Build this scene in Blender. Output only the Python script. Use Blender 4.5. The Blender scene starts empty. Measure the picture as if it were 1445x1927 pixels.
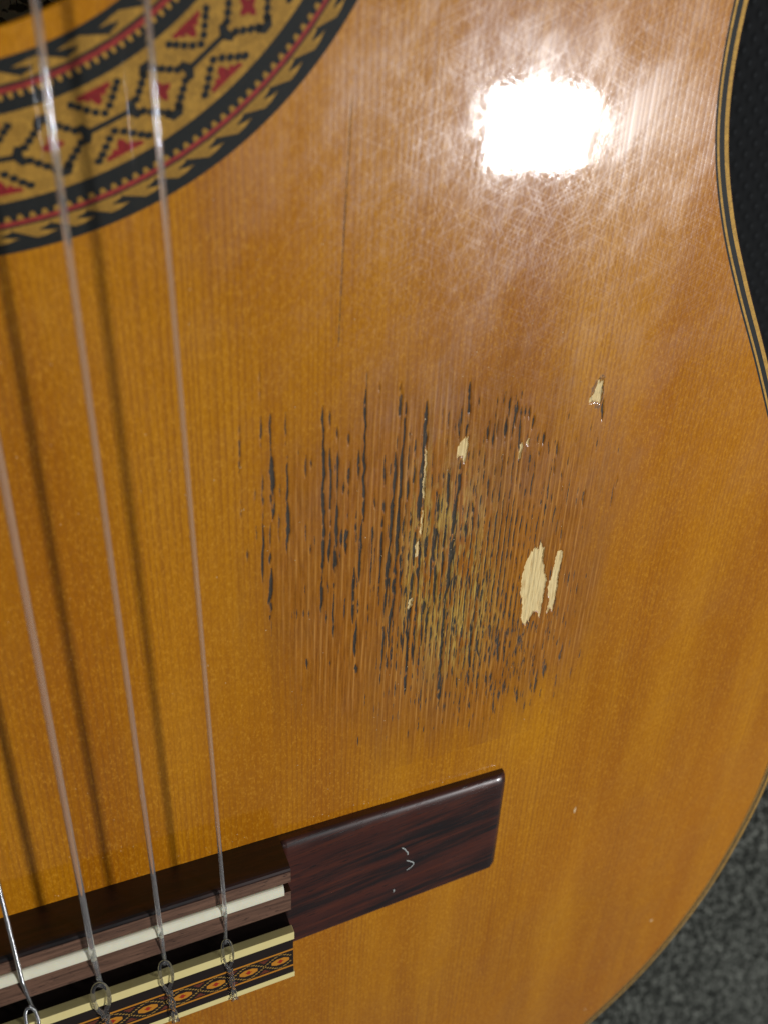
import bpy, bmesh, math, random
import numpy as np
from mathutils import Vector, Matrix
from mathutils.geometry import tessellate_polygon

random.seed(7)
rng = np.random.default_rng(7)
MM = 0.001                     # everything below is written in millimetres and scaled to metres
sc = bpy.context.scene
COL = sc.collection

# ------------------------------------------------------------------ camera
cd = bpy.data.cameras.new('camera')
cam = bpy.data.objects.new('camera', cd); COL.objects.link(cam); sc.camera = cam
CR = Vector((0.9185190809604491, 0.04121723524239777, 0.3932223765638786))
CDN = Vector((-0.14999451715331374, -0.8838769702766711, 0.4430159661213995))
CF = Vector((0.3658200961340371, -0.4658998185592108, -0.8056755031220562))
CP = Vector((9.76936898, 139.20414404, 113.98244994)) * MM
m = Matrix((CR, -CDN, -CF)).transposed().to_4x4(); m.translation = CP
cam.matrix_world = m
cd.sensor_fit = 'HORIZONTAL'; cd.sensor_width = 7.0
cd.lens = 7.0 * 1597.64 / 1445.0
cd.clip_start = 0.005; cd.clip_end = 20
cd.dof.use_dof = True
cd.dof.focus_distance = 0.158
cd.dof.aperture_fstop = cd.lens / 1.8

# ------------------------------------------------------------------ world + the one ceiling panel
wd = bpy.data.worlds.new('World'); sc.world = wd; wd.use_nodes = True
bg = wd.node_tree.nodes['Background']
bg.inputs[0].default_value = (0.92, 0.96, 1.0, 1); bg.inputs[1].default_value = 0.075
ld = bpy.data.lights.new('ceiling_panel_light', 'AREA'); ld.shape = 'RECTANGLE'
ld.size = 0.128; ld.size_y = 0.080; ld.energy = 10.4; ld.color = (0.98, 0.99, 1.0)
lo = bpy.data.objects.new('ceiling_panel_light', ld); COL.objects.link(lo)
lo.location = (0.632, 0.078, 0.85)
sc.view_settings.view_transform = 'Standard'; sc.view_settings.look = 'None'
sc.view_settings.exposure = 0.0; sc.view_settings.gamma = 1.0
sc.cycles.use_denoising = True
sc.cycles.max_bounces = 10; sc.cycles.transmission_bounces = 8

# ------------------------------------------------------------------ node helpers
class NT:
    def __init__(self, name):
        self.mat = bpy.data.materials.new(name); self.mat.use_nodes = True
        self.t = self.mat.node_tree; self.n = self.t.nodes
        self.b = self.n['Principled BSDF']
    def new(self, typ, **kw):
        nd = self.n.new(typ)
        for k, v in kw.items(): setattr(nd, k, v)
        return nd
    def put(self, sock, v):
        if isinstance(v, bpy.types.NodeSocket): self.t.links.new(v, sock)
        elif isinstance(v, tuple) and len(v) == 3 and sock.type == 'RGBA': sock.default_value = (*v, 1)
        else: sock.default_value = v
    def math(self, op, a, b=None, c=None, clamp=False):
        nd = self.new('ShaderNodeMath', operation=op, use_clamp=clamp)
        self.put(nd.inputs[0], a)
        if b is not None: self.put(nd.inputs[1], b)
        if c is not None: self.put(nd.inputs[2], c)
        return nd.outputs[0]
    def mix(self, f, a, b, mode='MIX'):
        nd = self.new('ShaderNodeMix', data_type='RGBA', blend_type=mode)
        self.put(nd.inputs[0], f); self.put(nd.inputs[6], a); self.put(nd.inputs[7], b)
        return nd.outputs[2]
    def step(self, v, a, b, lo=0.0, hi=1.0):
        nd = self.new('ShaderNodeMapRange', interpolation_type='SMOOTHSTEP')
        self.put(nd.inputs[0], v)
        for i, q in enumerate((a, b, lo, hi)): nd.inputs[1 + i].default_value = q
        return nd.outputs[0]
    def mm(self):
        tc = self.new('ShaderNodeTexCoord')
        v = self.new('ShaderNodeVectorMath', operation='SCALE'); v.inputs[3].default_value = 1000.0
        self.t.links.new(tc.outputs['Object'], v.inputs[0]); return v.outputs[0]
    def sep(self, v):
        s = self.new('ShaderNodeSeparateXYZ'); self.put(s.inputs[0], v); return s.outputs
    def comb(self, x, y, z=0.0):
        s = self.new('ShaderNodeCombineXYZ')
        self.put(s.inputs[0], x); self.put(s.inputs[1], y); self.put(s.inputs[2], z); return s.outputs[0]
    def noise(self, v, sx=1, sy=1, sz=1, detail=2, rough=0.5, rot=0.0, off=0.0):
        mp = self.new('ShaderNodeMapping'); self.put(mp.inputs[0], v)
        if rot:                                   # rotate first, then stretch
            r = self.new('ShaderNodeVectorRotate', rotation_type='Z_AXIS'); self.put(r.inputs[0], v)
            r.inputs['Angle'].default_value = rot; self.t.links.new(r.outputs[0], mp.inputs[0])
        mp.inputs[1].default_value = (off, off * 1.7, off * 0.3); mp.inputs[3].default_value = (sx, sy, sz)
        nz = self.new('ShaderNodeTexNoise'); nz.inputs['Scale'].default_value = 1.0
        nz.inputs['Detail'].default_value = detail; nz.inputs['Roughness'].default_value = rough
        self.t.links.new(mp.outputs[0], nz.inputs[0]); return nz.outputs[0]
    def bump(self, h, dist, strength=1.0, normal=None):
        b = self.new('ShaderNodeBump'); b.inputs['Strength'].default_value = strength
        b.inputs['Distance'].default_value = dist; self.put(b.inputs['Height'], h)
        if normal is not None: self.put(b.inputs['Normal'], normal)
        return b.outputs[0]
    def set(self, **kw):
        for k, v in kw.items(): self.put(self.b.inputs[k.replace('_', ' ')], v)

def lacquer(k, v, smudge_gain=1.0):
    """shared top-coat: ripple along the grain, swirl scratches and greasy smudges; returns (coat_normal, coat_roughness)"""
    rip = k.noise(v, 0.55, 0.012, 1, 2, 0.5)
    rip2 = k.noise(v, 0.10, 0.05, 1, 2, 0.5, off=9)
    sc_sum = None
    for i, (a, fx, fy, th) in enumerate(((0.55, 4.2, 0.11, .58), (-0.5, 4.6, 0.13, .60), (1.15, 4.0, 0.10, .60), (-1.2, 4.3, 0.15, .61), (0.1, 5.0, 0.08, .60))):
        q = k.step(k.noise(v, fx, fy, 1, 0, 0.4, rot=a, off=3.1 * i + 1), th, th + 0.06)
        sc_sum = q if sc_sum is None else k.math('ADD', sc_sum, q)
    dab = k.noise(v, 0.9, 0.9, 1, 3, 0.6, off=4)
    h = k.math('MULTIPLY_ADD', rip, 0.0022, k.math('MULTIPLY', rip2, 0.003))
    h = k.math('MULTIPLY_ADD', dab, 0.00004, h)
    h = k.math('MULTIPLY_ADD', sc_sum, 0.00020, h)
    n2 = k.bump(h, 0.001, 1.0)                       # heights are in mm
    sm = k.step(k.noise(v, 0.045, 0.038, 1, 4, 0.66, rot=0.4, off=2), 0.40, 0.68)       # breath-like haze patches
    sm2 = k.step(k.noise(v, 0.22, 0.05, 1, 3, 0.6, rot=0.6, off=6), 0.42, 0.72)           # wiping streaks
    hazy = k.math('MULTIPLY_ADD', sm2, k.math('MULTIPLY_ADD', sm, 0.45, 0.18), k.math('MULTIPLY', sm, 0.55), clamp=True)
    hazy = k.math('MULTIPLY_ADD', sc_sum, 0.21, hazy, clamp=True)
    r = k.math('MULTIPLY_ADD', hazy, 0.055 * smudge_gain, 0.018)
    sm = hazy
    return n2, r, sc_sum, sm

# ------------------------------------------------------------------ materials
def spruce(name, worn=False):
    k = NT(name); v = k.mm(); x, y, z = k.sep(v)
    wv = k.math('MULTIPLY', k.math('SUBTRACT', k.noise(v, 0.05, 0.006, 1, 2), 0.5), 4.0)
    xg = k.math('ADD', x, wv)
    irregular = k.math('MULTIPLY', k.noise(k.comb(xg, 0.0), 0.35, 1, 1, 2), 2.2)
    ph = k.math('FRACT', k.math('ADD', k.math('MULTIPLY', xg, 0.98), irregular))
    late = k.math('MULTIPLY', k.step(ph, 0.35, 0.86), k.step(ph, 0.97, 0.90))
    fib = k.noise(v, 5.0, 0.22, 1, 3, 0.6)
    silk = k.noise(v, 2.6, 1.3, 1, 3, 0.7, off=5)
    broad = k.noise(v, 0.06, 0.007, 1, 4, 0.6, off=8)
    cloud = k.noise(v, 0.02, 0.015, 1, 2, 0.5, off=3)
    c = k.mix(k.step(broad, 0.3, 0.72), (0.385, 0.126, 0.0018), (0.575, 0.235, 0.005))
    c = k.mix(k.math('MULTIPLY', k.step(cloud, 0.35, 0.7), 0.45), c, (0.48, 0.16, 0.005))
    c = k.mix(k.math('MULTIPLY', late, k.step(k.noise(v, 0.08, 0.02, 1, 2, 0.5, off=14), 0.35, 0.65, 0.16, 0.52)), c, (0.27, 0.085, 0.008))
    c = k.mix(k.math('MULTIPLY', k.step(fib, 0.42, 0.7), 0.25), c, (0.36, 0.125, 0.009))
    c = k.mix(k.math('MULTIPLY', k.step(silk, 0.48, 0.74), 0.5), c, (0.76, 0.35, 0.03))
    c = k.mix(k.math('MULTIPLY', k.step(silk, 0.50, 0.32), 0.3), c, (0.31, 0.105, 0.008))
    cn, cr, scr, sm = lacquer(k, v)
    h = k.math('SUBTRACT', k.math('MULTIPLY', fib, 0.5), late)
    bn = k.bump(h, 0.000005, 1.0)
    k.set(Roughness=0.29, Specular_IOR_Level=k.math('MULTIPLY_ADD', sm, 0.36, 0.06), Coat_Weight=1.0, Coat_IOR=1.5)
    if worn:
        at = k.new('ShaderNodeAttribute', attribute_name='wear')
        cs = k.new('ShaderNodeSeparateColor'); k.t.links.new(at.outputs['Color'], cs.inputs[0])
        dirt, bare, wear = cs.outputs[0], cs.outputs[1], cs.outputs[2]; ochre = at.outputs['Alpha']
        # worn-through finish: browner, hard growth lines standing proud and pale, soft wood between them dark
        rg = k.new('ShaderNodeAttribute', attribute_name='ridge').outputs['Fac']
        grime = k.noise(v, 3.2, 0.16, 1, 4, 0.7, off=17)
        wc = k.mix(k.step(grime, 0.35, 0.68), (0.38, 0.134, 0.013), (0.19, 0.058, 0.006))
        wc = k.mix(k.math('MULTIPLY', k.step(k.noise(v, 0.12, 0.03, 1, 3, 0.6, off=19), 0.45, 0.7), 0.5), wc, (0.20, 0.078, 0.020))
        rn = k.step(k.noise(v, 1.1, 0.10, 1, 3, 0.6, off=21), 0.34, 0.62)
        wc = k.mix(k.math('MULTIPLY', k.math('MULTIPLY', rg, wear), k.math('MULTIPLY', rn, 0.75)), wc, (0.66, 0.31, 0.070))
        c = k.mix(k.math('MULTIPLY', wear, 0.92), c, wc)
        rag = k.math('SUBTRACT', k.noise(v, 6.5, 1.3, 1, 3, 0.7, off=23), 0.5)
        dirt = k.step(k.math('MULTIPLY_ADD', rag, 1.0, dirt), 0.34, 0.80, 0.0, 0.95)
        bare = k.step(k.math('MULTIPLY_ADD', rag, 0.5, bare), 0.42, 0.55)
        ochre = k.math('MULTIPLY', ochre, k.step(grime, 0.66, 0.40), clamp=True)
        oc = k.mix(k.step(k.noise(v, 4.0, 0.3, 1, 3, 0.6, off=11), 0.4, 0.65), (0.52, 0.33, 0.065), (0.24, 0.13, 0.025))
        c = k.mix(ochre, c, oc)
        bc = k.mix(k.noise(v, 3.0, 0.5, 1, 3, 0.6), (0.72, 0.50, 0.20), (0.90, 0.74, 0.40))
        bc = k.mix(k.step(k.noise(v, 4.0, 0.25, 1, 3, 0.65, off=25), 0.52, 0.7, 0.0, 0.55), bc, (0.50, 0.28, 0.09))
        c = k.mix(bare, c, bc)
        dc = k.mix(k.noise(v, 5, 1.2, 1, 3, 0.6), (0.010, 0.013, 0.014), (0.075, 0.072, 0.060))
        c = k.mix(dirt, c, dc)
        ex = k.math('MAXIMUM', k.math('MAXIMUM', dirt, bare), k.math('MULTIPLY', ochre, 0.8))
        k.set(Coat_Weight=k.math('SUBTRACT', 1.0, k.math('MAXIMUM', ex, k.math('MULTIPLY', wear, 0.45)), clamp=True))
        cr = k.math('ADD', cr, k.math('MULTIPLY', wear, 0.16))
        k.set(Roughness=k.math('ADD', k.math('MULTIPLY_ADD', wear, 0.08, 0.29), k.math('MULTIPLY', ex, 0.5), clamp=True))
    k.set(Base_Color=c, Normal=bn, Coat_Normal=cn, Coat_Roughness=cr)
    return k.mat

def inlay(name, col, col2, f=1.6):
    k = NT(name); v = k.mm()
    n = k.noise(v, f, f, f, 3, 0.6)
    c = k.mix(n, col, col2)
    vo = k.new('ShaderNodeTexVoronoi'); k.t.links.new(v, vo.inputs['Vector']); vo.inputs['Scale'].default_value = 1.15
    cellv = k.sep(vo.outputs['Color'])[0]                       # each little tile its own shade, with a fine dark joint
    c = k.mix(k.math('MULTIPLY', cellv, 0.42), c, tuple(q * 0.55 for q in col2))
    vd = k.new('ShaderNodeTexVoronoi', feature='DISTANCE_TO_EDGE'); k.t.links.new(v, vd.inputs['Vector']); vd.inputs['Scale'].default_value = 1.15
    c = k.mix(k.step(vd.outputs['Distance'], 0.06, 0.0, 0.0, 0.35), c, (0.03, 0.02, 0.01))
    cn, cr, _, _ = lacquer(k, v, 0.6)
    k.set(Base_Color=c, Roughness=0.55, Specular_IOR_Level=0.12, Coat_Weight=1.0, Coat_Roughness=cr, Coat_Normal=cn)
    return k.mat

def rosewood(name, gloss=0.32, coat=0.35, dark=1.0, red=1.0):
    k = NT(name); v = k.mm(); x, y, z = k.sep(v)
    # figure runs along the bridge (x), slightly slanting
    u = k.math('ADD', y, k.math('MULTIPLY', x, -0.10))
    w = k.comb(x, u, z)
    big = k.noise(w, 0.022, 0.24, 0.3, 3, 0.6)
    mid = k.noise(w, 0.045, 0.75, 0.8, 4, 0.65, off=3)
    por = k.noise(w, 0.30, 4.5, 3.0, 2, 0.5, off=7)
    c = k.mix(k.step(big, 0.40, 0.62), (0.010 * dark, 0.006 * dark, 0.006 * dark), (0.060 * dark * red, 0.013 * dark, 0.008 * dark))
    c = k.mix(k.math('MULTIPLY', k.step(mid, 0.45, 0.7), 0.7), c, (0.105 * dark * red, 0.020 * dark, 0.008 * dark))
    c = k.mix(k.step(por, 0.60, 0.70), c, (0.006, 0.004, 0.004))
    hz = k.noise(v, 0.12, 0.12, 0.12, 4, 0.65, off=5)
    k.set(Base_Color=c, Roughness=k.math('ADD', gloss - 0.08, k.math('MULTIPLY', hz, 0.2)), Coat_Weight=coat, Coat_Roughness=0.16,
          Normal=k.bump(k.math('ADD', k.step(por, 0.58, 0.7), mid), 0.00002, 0.6))
    return k.mat

def plain(name, col, rough=0.4, col2=None, f=1.0, bump=0.0, **kw):
    k = NT(name); v = k.mm()
    n = k.noise(v, f, f, f, 4, 0.6)
    k.set(Base_Color=k.mix(n, col, col2 or tuple(c * 0.75 for c in col)), Roughness=rough, **kw)
    if bump: k.set(Normal=k.bump(n, bump))
    return k.mat

M = {}
M['spruce_worn'] = spruce('spruce_worn', True)
M['spruce'] = spruce('spruce')
M['yellow'] = inlay('maple_yellow', (0.58, 0.32, 0.050), (0.36, 0.18, 0.025), 0.5)
M['black'] = inlay('ebony_black', (0.008, 0.010, 0.010), (0.022, 0.024, 0.022))
M['red'] = inlay('dyed_red', (0.36, 0.022, 0.022), (0.24, 0.014, 0.016))
M['redring'] = inlay('dyed_red_line', (0.42, 0.045, 0.035), (0.30, 0.030, 0.026))
M['ochre'] = inlay('purfling_ochre', (0.66, 0.38, 0.075), (0.54, 0.29, 0.05))
M['rosewood'] = rosewood('rosewood_wing', 0.36, 0.4, 1.15, 0.85)
M['rosewood_dull'] = rosewood('rosewood_dull', 0.42, 0.2, 0.55, 0.7)
M['rosewood_side'] = rosewood('rosewood_side', 0.25, 0.8, 0.6)
M['walnut'] = None
def brownstrip():
    k = NT('brown_bridge_strip'); v = k.mm()
    a = k.noise(v, 0.10, 1.6, 1.0, 4, 0.65); p = k.noise(v, 0.5, 4.0, 2.0, 2, 0.5, off=4)
    c = k.mix(k.step(a, .3, .7), (0.085, 0.042, 0.026), (0.19, 0.098, 0.060))
    c = k.mix(k.step(p, .62, .68), c, (0.02, 0.01, 0.007))
    k.set(Base_Color=c, Roughness=0.5, Normal=k.bump(p, -0.00004)); return k.mat
M['brown'] = brownstrip()
M['bone'] = plain('bone', (0.90, 0.87, 0.70), 0.38, (0.82, 0.76, 0.55), 0.8, Subsurface_Weight=0.25, Subsurface_Radius=(0.002, 0.0015, 0.001), Subsurface_Scale=0.6)
M['ivory'] = plain('ivoroid', (0.90, 0.78, 0.36), 0.30, (0.84, 0.68, 0.27), 0.6, Coat_Weight=0.3)
M['orange'] = plain('dyed_orange', (0.66, 0.27, 0.022), 0.4, (0.50, 0.19, 0.016), 2.0)
M['inlay_red'] = plain('dyed_scarlet', (0.42, 0.035, 0.012), 0.4)
M['inlay_gold'] = plain('dyed_gold', (0.46, 0.27, 0.06), 0.4)
M['inlay_maroon'] = plain('dyed_maroon', (0.20, 0.045, 0.022), 0.4)
M['inlay_black'] = plain('inlay_dark_brown', (0.022, 0.013, 0.009), 0.38, (0.012, 0.008, 0.007), 1.0)
M['chalk'] = plain('pale_scratch', (0.55, 0.58, 0.55), 0.6)
M['dust'] = plain('dust', (0.66, 0.40, 0.14), 0.7, (0.74, 0.60, 0.40), 0.3)
M['fabric_black'] = None
def nylon():
    k = NT('clear_nylon')
    k.set(Base_Color=(0.96, 0.97, 0.97), Roughness=0.07, IOR=1.53, Transmission_Weight=0.90, Subsurface_Weight=0.0)
    return k.mat
M['nylon'] = nylon()
k_ = NT('clear_nylon_knot'); k_.set(Base_Color=(1.0, 0.99, 0.98), Roughness=0.03, IOR=1.45, Transmission_Weight=0.97); M['nylon_clear'] = k_.mat
def wound():
    k = NT('silver_wound'); v = k.mm(); x, y, z = k.sep(v)
    wv = k.math('SINE', k.math('MULTIPLY', y, 36.0))
    k.set(Base_Color=(0.80, 0.80, 0.82), Metallic=1.0, Roughness=0.22, Normal=k.bump(wv, 0.00002)); return k.mat
M['silver'] = wound()
def fabric():
    k = NT('black_woven_fabric'); v = k.mm(); x, y, z = k.sep(v)
    a = k.math('SINE', k.math('MULTIPLY', k.math('ADD', x, y), 1.25)); b = k.math('SINE', k.math('MULTIPLY', k.math('SUBTRACT', x, y), 1.25))
    h = k.math('MULTIPLY', k.math('ADD', a, 1.0), k.math('ADD', b, 1.0))
    c = k.mix(k.step(h, 2.2, 4.0), (0.006, 0.0065, 0.007), (0.012, 0.013, 0.014))
    k.set(Base_Color=c, Roughness=0.9, Specular_IOR_Level=0.2, Normal=k.bump(h, 0.00012)); return k.mat
M['fabric_black'] = fabric()
def carpetmat(name, lo_, hi_):
    k = NT(name); v = k.mm()
    a = k.noise(v, 0.30, 0.30, 0.30, 3, 0.6); f = k.noise(v, 2.5, 2.5, 2.5, 3, 0.7, off=3)
    c = k.mix(k.step(a, 0.42, 0.66), lo_, hi_)
    k.set(Base_Color=k.mix(0.2, c, k.mix(f, (0.01, 0.012, 0.01), (0.25, 0.26, 0.23))), Roughness=1.0, Specular_IOR_Level=0.1, Normal=k.bump(f, 0.0008)); return k.mat
M['carpet'] = carpetmat('carpet_wool', (0.036, 0.038, 0.032), (0.34, 0.35, 0.30))
M['carpet_back'] = carpetmat('carpet_backing', (0.012, 0.014, 0.012), (0.03, 0.033, 0.03))
def labelmat():
    k = NT('printed_label'); v = k.mm()
    n = k.noise(v, 0.35, 0.5, 1, 2, 0.5); q = k.noise(v, 0.9, 0.25, 1, 2, 0.5, off=5)
    c = k.mix(k.step(n, 0.44, 0.5), (0.12, 0.12, 0.05), (0.80, 0.80, 0.50))
    c = k.mix(k.step(q, 0.58, 0.63), c, (0.03, 0.03, 0.015))
    k.set(Base_Color=c, Roughness=0.8); return k.mat
M['label'] = labelmat()

# ------------------------------------------------------------------ object helpers
def link(name, me, mat, parent=None, smooth=False):
    if mat is not None and not me.materials: me.materials.append(mat)
    if smooth: me.polygons.foreach_set('use_smooth', [True] * len(me.polygons))
    o = bpy.data.objects.new(name, me); COL.objects.link(o)
    if parent is not None:
        o.parent = parent; o.matrix_parent_inverse = PINV[parent.name]
    PINV[o.name] = PINV[parent.name] if parent is not None and False else Matrix.Identity(4)
    return o
PINV = {}
def mesh(name, verts, faces):
    me = bpy.data.meshes.new(name)
    me.from_pydata([(a * MM, b * MM, c * MM) for a, b, c in verts], [], faces); me.update(); return me
def part(name, verts, faces, mat, parent, smooth=False):
    return link(name, mesh(name, verts, faces), M[mat] if isinstance(mat, str) else mat, parent, smooth)
def empty(name, loc):
    e = bpy.data.objects.new(name, None); e.empty_display_size = 0.02; COL.objects.link(e)
    e.location = loc; PINV[e.name] = Matrix.Translation(-Vector(loc)); return e

def prism(poly, z0, z1):
    """flat polygon (ccw, mm) raised from z0 to z1, no underside"""
    n = len(poly)
    v = [(p[0], p[1], z1) for p in poly] + [(p[0], p[1], z0) for p in poly]
    f = [list(range(n))] + [[i, i + n, (i + 1) % n + n, (i + 1) % n] for i in range(n)]
    return v, f
def joinp(lst):
    V, F = [], []
    for v, f in lst:
        o = len(V); V += list(v); F += [[i + o for i in q] for q in f]
    return V, F
def box(x0, x1, y0, y1, z0, z1, bev=0.0, seg=2):
    bm = bmesh.new(); bmesh.ops.create_cube(bm, size=1)
    for q in bm.verts:
        q.co = Vector(((x0 + x1) / 2 + q.co.x * (x1 - x0), (y0 + y1) / 2 + q.co.y * (y1 - y0), (z0 + z1) / 2 + q.co.z * (z1 - z0)))
    if bev: bmesh.ops.bevel(bm, geom=list(bm.edges), offset=bev, segments=seg, affect='EDGES', profile=0.6)
    bm.verts.index_update()
    V = [tuple(q.co) for q in bm.verts]; F = [[q.index for q in f.verts] for f in bm.faces]; bm.free()
    return V, F
def smooth_path(pts, n=8):
    P = [Vector(p) for p in pts]; out = []
    for i in range(len(P) - 1):
        a = P[max(i - 1, 0)]; b = P[i]; c = P[i + 1]; d = P[min(i + 2, len(P) - 1)]
        for j in range(n):
            t = j / n
            out.append(0.5 * ((2 * b) + (c - a) * t + (2 * a - 5 * b + 4 * c - d) * t * t + (3 * b - a - 3 * c + d) * t ** 3))
    out.append(P[-1]); return out
def tube(path, rad, seg=12):
    P = [Vector(p) for p in path]; n = len(P); V = []; F = []
    up = None
    for i, p in enumerate(P):
        t = (P[min(i + 1, n - 1)] - P[max(i - 1, 0)]).normalized()
        if up is None: up = Vector((1, 0, 0)) if abs(t.x) < 0.9 else Vector((0, 0, 1))
        up = (up - t * up.dot(t)).normalized(); w = t.cross(up)
        r = rad[i] if isinstance(rad, list) else rad
        for j in range(seg):
            a = 2 * math.pi * j / seg
            V.append(tuple(p + (up * math.cos(a) + w * math.sin(a)) * r))
    for i in range(n - 1):
        for j in range(seg):
            k2 = (j + 1) % seg
            F.append([i * seg + j, i * seg + k2, (i + 1) * seg + k2, (i + 1) * seg + j])
    F.append(list(range(seg))[::-1]); F.append([(n - 1) * seg + j for j in range(seg)])
    return V, F
def spline_closed(pts, per=14):
    """closed smooth curve through the points (centripetal Catmull-Rom)"""
    P = [np.array(p, float) for p in pts]; n = len(P); out = []
    for i in range(n):
        p0, p1, p2, p3 = P[i - 1], P[i], P[(i + 1) % n], P[(i + 2) % n]
        t0 = 0; t1 = t0 + np.linalg.norm(p1 - p0) ** .5; t2 = t1 + np.linalg.norm(p2 - p1) ** .5; t3 = t2 + np.linalg.norm(p3 - p2) ** .5
        for j in range(per):
            t = t1 + (t2 - t1) * j / per
            a1 = (t1 - t) / (t1 - t0) * p0 + (t - t0) / (t1 - t0) * p1
            a2 = (t2 - t) / (t2 - t1) * p1 + (t - t1) / (t2 - t1) * p2
            a3 = (t3 - t) / (t3 - t2) * p2 + (t - t2) / (t3 - t2) * p3
            b1 = (t2 - t) / (t2 - t0) * a1 + (t - t0) / (t2 - t0) * a2
            b2 = (t3 - t) / (t3 - t1) * a2 + (t - t1) / (t3 - t1) * a3
            out.append((t2 - t) / (t2 - t1) * b1 + (t - t1) / (t2 - t1) * b2)
    return np.array(out)

# ------------------------------------------------------------------ carpet and black case (the surroundings)
FLOOR = -97.0
def carpet():
    o = part('carpet', [(-900, -900, FLOOR - 3.2), (900, -900, FLOOR - 3.2), (900, 900, FLOOR - 3.2), (-900, 900, FLOOR - 3.2)], [[0, 1, 2, 3]], 'carpet_back', None)
    o['kind'] = 'structure'; o['label'] = 'grey green loop pile carpet under the guitar'
    ico = bmesh.new(); bmesh.ops.create_icosphere(ico, subdivisions=1, radius=1.0)
    ico.verts.index_update(); bv = np.array([tuple(q.co) for q in ico.verts]); bf = np.array([[q.index for q in f.verts] for f in ico.faces]); ico.free()
    pts = []
    a = math.radians(-24); ca, sa = math.cos(a), math.sin(a)
    for i in range(-90, 90):
        for j in range(-100, 100):
            u = i * 2.9 + (j % 2) * 1.45; w = j * 2.6
            x = 330 + u * ca - w * sa; y = -300 + u * sa + w * ca
            if 205 < x < 480 and -480 < y < -110: pts.append((x, y))
    pts = np.array(pts); n = len(pts)
    pts += rng.normal(0, 0.25, pts.shape)
    sx = rng.uniform(1.15, 1.95, n); sy = rng.uniform(0.95, 1.45, n); sz = rng.uniform(1.3, 2.3, n); th = a + rng.normal(0, 0.5, n)
    z = FLOOR - 2.6 + rng.uniform(-0.4, 1.5, n)
    L = bv[None] * np.stack([sx, sy, sz], 1)[:, None, :]
    L = L * rng.uniform(0.82, 1.18, (n, len(bv), 1))
    X = L[..., 0] * np.cos(th)[:, None] - L[..., 1] * np.sin(th)[:, None] + pts[:, 0:1]
    Y = L[..., 0] * np.sin(th)[:, None] + L[..., 1] * np.cos(th)[:, None] + pts[:, 1:2]
    Z = L[..., 2] + z[:, None]
    V = np.stack([X, Y, Z], -1).reshape(-1, 3) * MM
    F = (bf[None] + (np.arange(n) * len(bv))[:, None, None]).reshape(-1, 3)
    me = bpy.data.meshes.new('carpet_pile'); me.from_pydata(V.tolist(), [], F.tolist()); me.update()
    p = link('carpet_pile', me, M['carpet'], o, True); p['kind'] = 'stuff'
PINV_CARPET = None
def case():
    V, F = box(169, 470, 52, 430, FLOOR - 0.8, -62, 9, 4)
    o = part('equipment_case', V, F, 'fabric_black', None, True)
    o['label'] = 'black woven fabric covered case lying beside the waist of the guitar'; o['category'] = 'case'
carpet(); case()

# ------------------------------------------------------------------ the guitar
G = empty('classical_guitar', (0, 0, FLOOR * MM))
G['label'] = 'worn amber spruce top classical guitar with dark bridge and mosaic rosette on carpet'; G['category'] = 'guitar'
YC = 181.466          # soundhole centre
half = [(0, -157), (42, -155.3), (82, -146.5), (115, -131.5), (138.4, -114.4), (155.1, -98.4), (170.4, -73.7), (178.8, -47), (181.6, -26),
        (180.2, -2), (175, 22), (165.5, 47), (153.5, 69.5), (140.1, 92.2), (130.2, 107.7), (124, 118.4), (119.6, 128.6), (117.4, 138), (117.0, 150),
        (119.5, 170), (125, 195), (132, 222), (136.5, 250), (135, 280), (124, 310), (100, 333), (62, 343.5), (30, 345)]
outline = spline_closed(half + [(-x, y) for x, y in half[:0:-1]], 10)     # ccw
tn = np.roll(outline, -1, 0) - np.roll(outline, 1, 0); tn /= np.linalg.norm(tn, axis=1)[:, None]
nrm = np.stack([tn[:, 1], -tn[:, 0]], 1)
def off(d): return outline + nrm * d
NO = len(outline)
def strip(name, d0, z0, d1, z1, mat, parent, extra=None, smooth=True):
    rows = [(d0, z0)] + (extra or []) + [(d1, z1)]
    V = []
    for d, z in rows: V += [(a, b, z) for a, b in off(d)]
    F = []
    for r in range(len(rows) - 1):
        for i in range(NO):
            j = (i + 1) % NO
            F.append([r * NO + i, (r + 1) * NO + i, (r + 1) * NO + j, r * NO + j])
    return part(name, V, F, mat, parent, smooth)
# rings of the edge, from the wood outwards; each butts against the next
strip('side', 0.62, -1.3, 0.0, -95.5, 'rosewood_side', G)
binding = strip('binding', -0.02, -0.03, 0.62, -1.3, 'rosewood_side', G, [(0.22, -0.10), (0.45, -0.36), (0.58, -0.75)])
strip('purfling_line', -2.72, 0.0, -2.45, 0.0, 'black', binding)
strip('purfling_line', -2.45, 0.0, -2.30, 0.0, 'black', binding)
strip('purfling_line', -2.30, 0.0, -1.85, 0.0, 'ochre', binding)
strip('purfling_line', -1.85, 0.0, -0.85, 0.0, 'black', binding)
strip('purfling_line', -0.85, 0.0, -0.02, -0.03, 'ochre', binding)
strip('bounce_liner', -2.9, -2.7, -2.9, -95.3, 'spruce', G)  # unseen pale inner wall added to bounce light around inside the body
# back panel and the printed label inside
V = [(a, b, -95.4) for a, b in off(0.0)]
back = part('back_panel', V, [list(range(NO))], 'spruce', G)
V, F = box(-22, 44, 118, 176, -95.4, -95.2); part('paper_label', V, F, 'label', back)

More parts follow.
